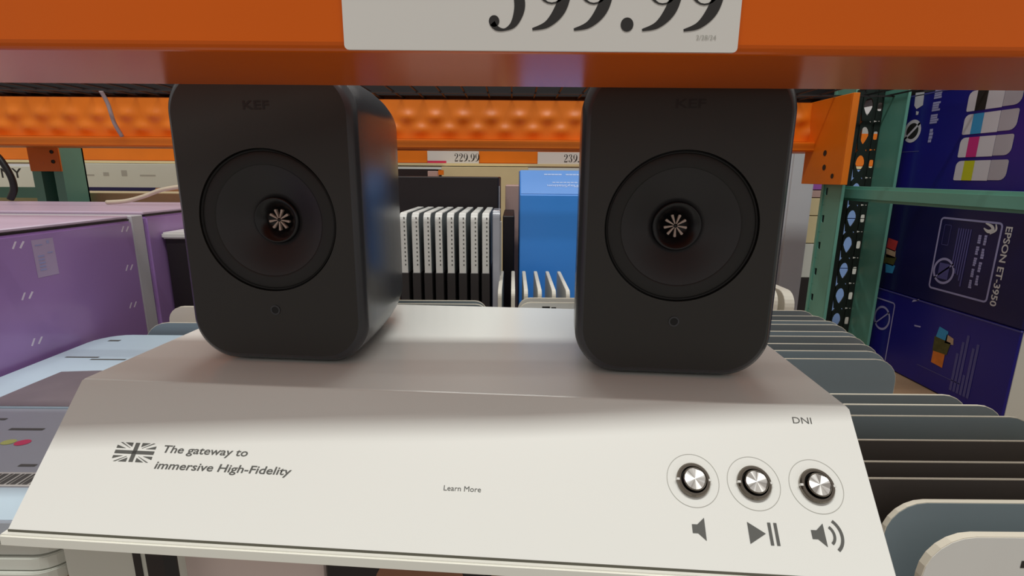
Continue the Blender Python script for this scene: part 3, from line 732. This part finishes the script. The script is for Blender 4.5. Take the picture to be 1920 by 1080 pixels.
# ------------------------------------------------------------------ printer boxes in the next bay
EX = 0.850
def printer_box(y0, y1, z0, z1, m, label, x1=1.32):
    b = empty('printer_box', ((EX + x1) / 2, (y0 + y1) / 2, z0 + H)); tag(b, label, 'box', 'blue printer boxes in the bay to the right')
    w, d = (x1 - EX) / 2, (y1 - y0) / 2
    link('body', box_me(-w, w, -d, d, 0, z1 - z0, 0.002, 1), m, b)
    link('front_panel', box_me(-w + 0.003, w - 0.003, -d - 0.0012, -d - 0.0001, 0.003, z1 - z0 - 0.003), 'box_offwhite', b)
    link('edge_fold', box_me(-w - 0.0006, w, -d, d, z1 - z0 - 0.0032, z1 - z0 - 0.0012), 'print_dim_lilac', b)
    return b
def face_mx(b):   # reading plane of the side turned to the stand: x toward the viewer (minus y), y up, in world y / relative z
    L = b.location
    return plane_mx((EX - L.x - 0.0006, -L.y, H - L.z), (0, -1, 0), (0, 0, 1))
def ep(b, name, polys, m, lift=0.0):
    return link(name, polys_me([[(-y, z) for y, z in p] for p in polys]), m, b, mw=face_mx(b) @ Matrix.Translation((0, 0, lift)))
def etext(b, s, y, z, length, capw, m, lift=0.0):   # lettering running down the face, tops toward the viewer
    me = text_me(s, length, capw, 0.02)
    return link('lettering', me, m, b, mw=face_mx(b) @ Matrix.Translation((-y, z, lift)) @ Matrix.Rotation(R(-90), 4, 'Z'))
def blur_line(b, y, z, length, capw, m, words):   # a line of print too small to read: word-shaped marks running down the face
    rnd = random.Random(words); P = []; t = 0.0
    unit = length / (words * 5.2)
    for w in range(words):
        for k in range(4):
            h = capw * (0.75 + 0.25 * rnd.random()); P.append([(y, z - t), (y - h, z - t), (y - h, z - t - unit * 0.86), (y, z - t - unit * 0.86)]); t += unit
        t += unit * 1.2
    return ep(b, 'line_of_print', P, m)
def rframe(y0, y1, z0, z1, r, w):
    a = rrect(min(y0, y1), max(y0, y1), z0, z1, (r,) * 4, 5); b_ = rrect(min(y0, y1) + w, max(y0, y1) - w, z0 + w, z1 - w, (max(r - w, .001),) * 4, 5)
    return [[a[i], a[(i + 1) % len(a)], b_[(i + 1) % len(a)], b_[i]] for i in range(len(a))]
def nosign(cy, cz, ry, rz, w):
    k = rz / ry
    P = ring2(cy, cz, ry - w, ry, 36, k)
    a = R(40); dx, dz = ry * math.cos(a), rz * math.sin(a); wx, wz = w * .35 * math.sin(a), w * .35 * math.cos(a)
    P.append([(cy + dx - wx, cz - dz - wz), (cy + dx + wx, cz - dz + wz), (cy - dx + wx, cz + dz + wz), (cy - dx - wx, cz + dz - wz)])
    return P
ZB = [-0.4195, -0.2465, -0.0430, -0.0420, 0.1715]
lo = printer_box(0.8150, 1.200, ZB[0], ZB[1] - 0.0008, 'ink_blue', 'lowest blue printer box with a parrot-coloured photo at the right edge')
mi = printer_box(0.8150, 1.200, ZB[1], ZB[2], 'ink_blue_dark', 'middle dark blue printer box with white model lettering running down')
hi = printer_box(0.8200, 1.200, ZB[2] + 0.001, ZB[4], 'ink_blue', 'top blue printer box showing four ink bottles')
# middle box
ep(mi, 'print_frame', rframe(0.886, 1.018, -0.2180, -0.0740, 0.008, 0.0036), 'print_lilac')
ep(mi, 'no_sign', nosign(0.989, -0.178, 0.0250, 0.0260, 0.0045), 'print_lilac')
ep(mi, 'cartridge_print', [rect(1.001, -0.194, 0.977, -0.163)], 'print_dim_lilac', 0.0)
etext(mi, 'EPSON ET-3950', 0.8800, -0.0800, 0.140, 0.0115, 'print_white')
blur_line(mi, 0.9170, -0.0990, 0.098, 0.0066, 'print_lilac', 4)
blur_line(mi, 0.9290, -0.1000, 0.104, 0.0066, 'print_lilac', 5)
ep(mi, 'drop_emblem', stroke([(0.920, -0.078), (0.908, -0.082), (0.904, -0.088), (0.912, -0.092), (0.922, -0.087)], [.002, .005, .006, .006, .002]) + stroke([(0.900, -0.078), (0.898, -0.088), (0.908, -0.096)], [.002, .004, .002]), 'print_white')
ep(mi, 'fine_print', [rect(0.9480 + 0.0052 * k, -0.200 + 0.010 * (k % 3) + 0.022 * (k > 2), 0.9450 + 0.0052 * k, -0.092) for k in range(6)], 'print_dim_lilac')
ep(mi, 'fine_print', rframe(0.990, 1.006, -0.128, -0.088, 0.002, 0.001), 'print_dim_lilac')
def parrot(b, y, z, s, order):
    c = [('pic_red', [(-.016, .036), (.014, .040), (.016, .016), (-.012, .012)]), ('pic_sand', [(-.014, .014), (.016, .018), (.012, -.004), (-.016, -.002)]), ('pic_green', [(-.020, .000), (.015, .004), (.018, -.018), (-.014, -.020)]), ('ink_cyan', [(-.020, -.018), (.010, -.016), (.006, -.038), (-.016, -.036)])]
    if order: c = [('ink_cyan', [(-.010, .036), (.012, .040), (.016, .018), (-.010, .016)]), ('pic_sand', [(-.024, .026), (-.008, .030), (-.006, .012), (-.026, .014)]), ('pic_green', [(-.020, .016), (.019, .018), (.018, -.012), (-.016, -.010)]), ('pic_orange', [(-.012, -.010), (.016, -.012), (.016, -.036), (-.012, -.038)])]
    for m, p in c: ep(b, 'photo_print', [[(y + q[0] * s, z + q[1] * s) for q in p]], m)
parrot(mi, 1.136, -0.172, 1.0, False)
ep(mi, 'fine_print', [rect(1.178 + 0.006 * k, -0.205, 1.1745 + 0.006 * k, -0.125 - 0.012 * (k % 2)) for k in range(3)], 'print_dim_lilac')
# lower box
parrot(lo, 0.961, -0.327, 1.0, True)
ep(lo, 'no_sign', nosign(1.129, -0.3137, 0.0255, 0.0280, 0.0045), 'print_lilac')
ep(lo, 'print_frame', rframe(1.096, 1.196, -0.412, -0.2705, 0.008, 0.0030), 'print_lilac')
ep(lo, 'fine_print', [rect(0.925 - 0.0075 * k, -0.400, 0.9195 - 0.0075 * k, [-0.325, -0.30, -0.285, -0.36, -0.305, -0.295][k]) for k in range(6)], 'print_dim_lilac')
ep(lo, 'fine_print', [rect(1.166 + 0.0052 * k, -0.392, 1.1625 + 0.0052 * k, -0.300 - 0.012 * (k % 3)) for k in range(5)], 'print_dim_lilac')
ep(lo, 'tape_tab', [[(1.050, -0.252), (1.034, -0.246), (1.036, -0.250), (1.052, -0.257)], [(1.035, -0.302), (1.018, -0.300), (1.018, -0.303), (1.034, -0.305)]], 'print_lilac')
ep(lo, 'thin_line', [rect(1.01, -0.3810, 0.905, -0.3795)], 'print_dim_lilac')  # thin dim lilac line across the face
# top box: ink bottles, white with a coloured band
def ink(zc, m, hgt=0.036, y0=1.008, y1=0.902):
    h = hgt / 2
    body = rrect(-0.052, 0.020, -h, h, (0.003, 0.001, 0.001, 0.010), 4); cap = rrect(0.0205, 0.054, -h + 0.001, h, (0.001, 0.012, 0.004, 0.001), 4)
    yc = (y0 + y1) / 2
    ep(hi, 'bottle_print', [[(yc - a, zc + b) for a, b in body]], 'bottle_white')
    ep(hi, 'cap_print', [[(yc - a, zc + b) for a, b in cap]], 'bottle_cap')
    ep(hi, 'ink_band', [rect(yc + 0.034, zc - h, yc + 0.012, zc + h)], m, 0.0003)
for zc, m in ((0.0145, 'ink_yellow'), (0.0570, 'ink_magenta'), (0.0985, 'ink_cyan'), (0.1400, 'print_black')): ink(zc, m)
ep(hi, 'no_sign', nosign(1.1334, 0.0975, 0.0235, 0.0235, 0.0070), 'bottle_white')
ep(hi, 'cartridge_print', [disc(1.1334, 0.0975, 0.0165, 20)], 'print_black', -0.0002)
ep(hi, 'emblem_print', [[(1.118, 0.174), (1.142, 0.176), (1.140, 0.150), (1.132, 0.142), (1.116, 0.148)], [(1.124, 0.136), (1.132, 0.138), (1.131, 0.130), (1.125, 0.130)]], 'bottle_white')
blur_line(hi, 1.090, 0.174, 0.072, 0.021, 'print_lilac', 3)
blur_line(hi, 1.086, 0.098, 0.036, 0.010, 'print_lilac', 1)
ep(hi, 'fine_print', [rect(1.172 + 0.0065 * k, 0.070 + 0.012 * (k % 2), 1.1680 + 0.0065 * k, 0.170) for k in range(4)] + [rect(1.18, 0.0545, 1.105, 0.0560)] + [rect(1.176 + 0.0065 * k, -0.036, 1.172 + 0.0065 * k, 0.042) for k in range(3)], 'print_dim_lilac')

# ------------------------------------------------------------------ goods on the level above
for xa, xb, ww in ((-1.70, -0.58, 'above the rear beam left of the left speaker'), (-0.56, 0.22, 'above the rear beam between the speakers'), (0.24, 0.92, 'above the rear beam right of the right speaker'), (0.96, 1.95, 'above the printer boxes')):
    carton('dark_carton', xa, xb, 1.266, 1.44, 0.1795, 0.42, 'shrink_black', 'dark wrapped carton on the level ' + ww)

# ------------------------------------------------------------------ background goods
link('shelf_board', box_me(-2.4, 0.9, 1.40, 1.90, H - 0.442, H - 0.4204), 'shelf_board', rk2)
carton('carton', -2.30, -0.62, 1.56, 1.72, FZ, -0.062, 'box_cream', 'long cream carton behind the purple boxes')
carton('carton', -1.20, -0.66, 1.74, 1.86, FZ, -0.052, 'box_kraft', 'tan carton edge showing above the long cream carton')
lz0, lz1 = -0.055, 0.020
lw = carton('soundbar_box', -2.75, -1.80, 2.02, 2.25, -0.63, lz1 - 0.001, 'box_offwhite', 'white box with black capital lettering at the far left')
link('lettering', text_me('SONY', 0.16, 0.036, 0.01), 'print_black', lw, mw=plane_mx((0.215, -0.1155, 0.605), (1, 0, 0), (0, 0, 1)))
lb = carton('soundbar_box', -1.76, -0.75, 2.0, 2.25, -0.63, 0.031, 'box_offwhite', 'long pale box with tiny icons behind the left speaker')
for k, (x, w) in enumerate(((-0.42, 0.07), (-0.315, 0.022), (-0.245, 0.022), (-0.175, 0.06))):
    link('icon_print', polys_me([rect(x, 0.614, x + w, 0.620 + 0.008 * (k % 3))]), 'print_thin_grey', lb, mw=plane_mx((0, -0.1253, 0), (1, 0, 0), (0, 0, 1)))
link('dark_band', box_me(-0.503, 0.503, -0.1262, -0.1252, 0.545, 0.572), 'ink_blue_dark', lb)
carton('carton', -0.70, -0.30, 2.02, 2.3, -0.63, 0.020, 'box_black', 'black carton under the distant 229.99 tag')
carton('carton', -0.28, 0.06, 2.05, 2.3, -0.63, 0.030, 'box_cream', 'cream carton below the distant orange beam between speakers')
pdl = carton('carton', -0.325, -0.285, 1.99, 2.015, -0.63, 0.012, 'box_mauve', 'small pink and white product left of the cream carton')
link('orange_tab', box_me(0.022, 0.042, -0.02, -0.012, 0.628, 0.646), 'orange_paint_rear', pdl)
carton('carton', 0.10, 0.48, 2.05, 2.3, -0.63, 0.018, 'box_kraft', 'tan carton behind the blue box')
cols = [('box_cream', -0.63, -0.44), ('box_offwhite', -0.437, -0.33), ('box_kraft', -0.327, -0.25), ('box_violet', -0.247, -0.13), ('box_cream', -0.127, -0.09), ('box_black', -0.087, -0.05), ('box_offwhite', -0.047, 0.028)]
for k, (m, a, b) in enumerate(cols):
    w = m.split('_')[1]; w = {'offwhite': 'off-white', 'kraft': 'tan'}.get(w, w)
    carton('carton', 0.95, 1.12, 2.03, 2.3, a, b, m, '%s carton, %s from the bottom of the far stack left of the grey column' % (w, ORD[k]), group='far stack beside the grey column')
cols2 = [('box_black', -0.63, -0.40), ('box_offwhite', -0.397, -0.26), ('box_cream', -0.257, -0.15), ('box_cream', -0.147, -0.08), ('box_mauve', -0.077, -0.05), ('box_violet', -0.047, -0.01), ('box_offwhite', -0.007, 0.030)]
for k, (m, a, b) in enumerate(cols2):
    w = m.split('_')[1]; w = {'offwhite': 'off-white', 'kraft': 'tan'}.get(w, w)
    carton('carton', 1.14, 1.262, 2.03, 2.3, a, b, m, '%s carton, %s from the bottom of the far stack right of the grey column' % (w, ORD[k]), group='far stack beside the grey column')
for k, (a, b) in enumerate(((-0.63, -0.36), (-0.357, -0.16), (-0.157, 0.030))):
    carton('carton', 1.266, 1.362, 2.03, 2.3, a, b, 'box_sky', 'sky-blue carton seen through the post holes, %s from the bottom' % ORD[k], group='far stacks behind the green post')
    carton('carton', 1.366, 1.60, 2.03, 2.3, a, b, 'box_offwhite', 'off-white carton seen past the green post, %s from the bottom' % ORD[k], group='far stacks behind the green post')
co = empty('steel_column', (1.0, 1.86, 0)); tag(co, 'grey steel column behind the right speaker beside the green post', 'column')
link('shaft', box_me(-0.046, 0.044, -0.06, 0.06, 0, 3.0, 0.008, 2), 'column_grey', co)
link('base_plate', box_me(-0.09, 0.09, -0.09, 0.09, 0, 0.015), 'column_grey', co)

# ------------------------------------------------------------------ cords
def cord(name, pts, r, m, label):
    o = link(name, tube_me(smooth_path(pts, 6), r, 8), m, loc=(0, 0, H), smooth=True); return tag(o, label, 'cord')
cord('hanging_cord', [(-0.918, 1.20, 0.176), (-0.914, 1.21, 0.150), (-0.910, 1.215, 0.11), (-0.906, 1.228, 0.080)], 0.0042, 'cord_grey', 'pale grey cord hanging over the rear orange beam, left')
KB = 1.185 / 0.90
cord('black_cable', [(x * KB, 1.185, z * KB) for x, z in ((-0.935, -0.0490), (-0.91, 0.012), (-0.905, 0.034), (-0.884, 0.026), (-0.868, -0.006), (-0.866, -0.030), (-0.876, -0.0480))], 0.0068, 'cord_black', 'black cable curling down at the far left edge')
cord('cream_cord', [(x * 1.375, 1.10, z * 1.375) for x, z in ((-0.63, -0.0462), (-0.60, -0.0440), (-0.572, -0.0370), (-0.535, -0.0250), (-0.48, -0.020), (-0.42, -0.030), (-0.40, -0.0752))], 0.0044, 'cord_cream', 'thin cream cord lying across the purple box top')
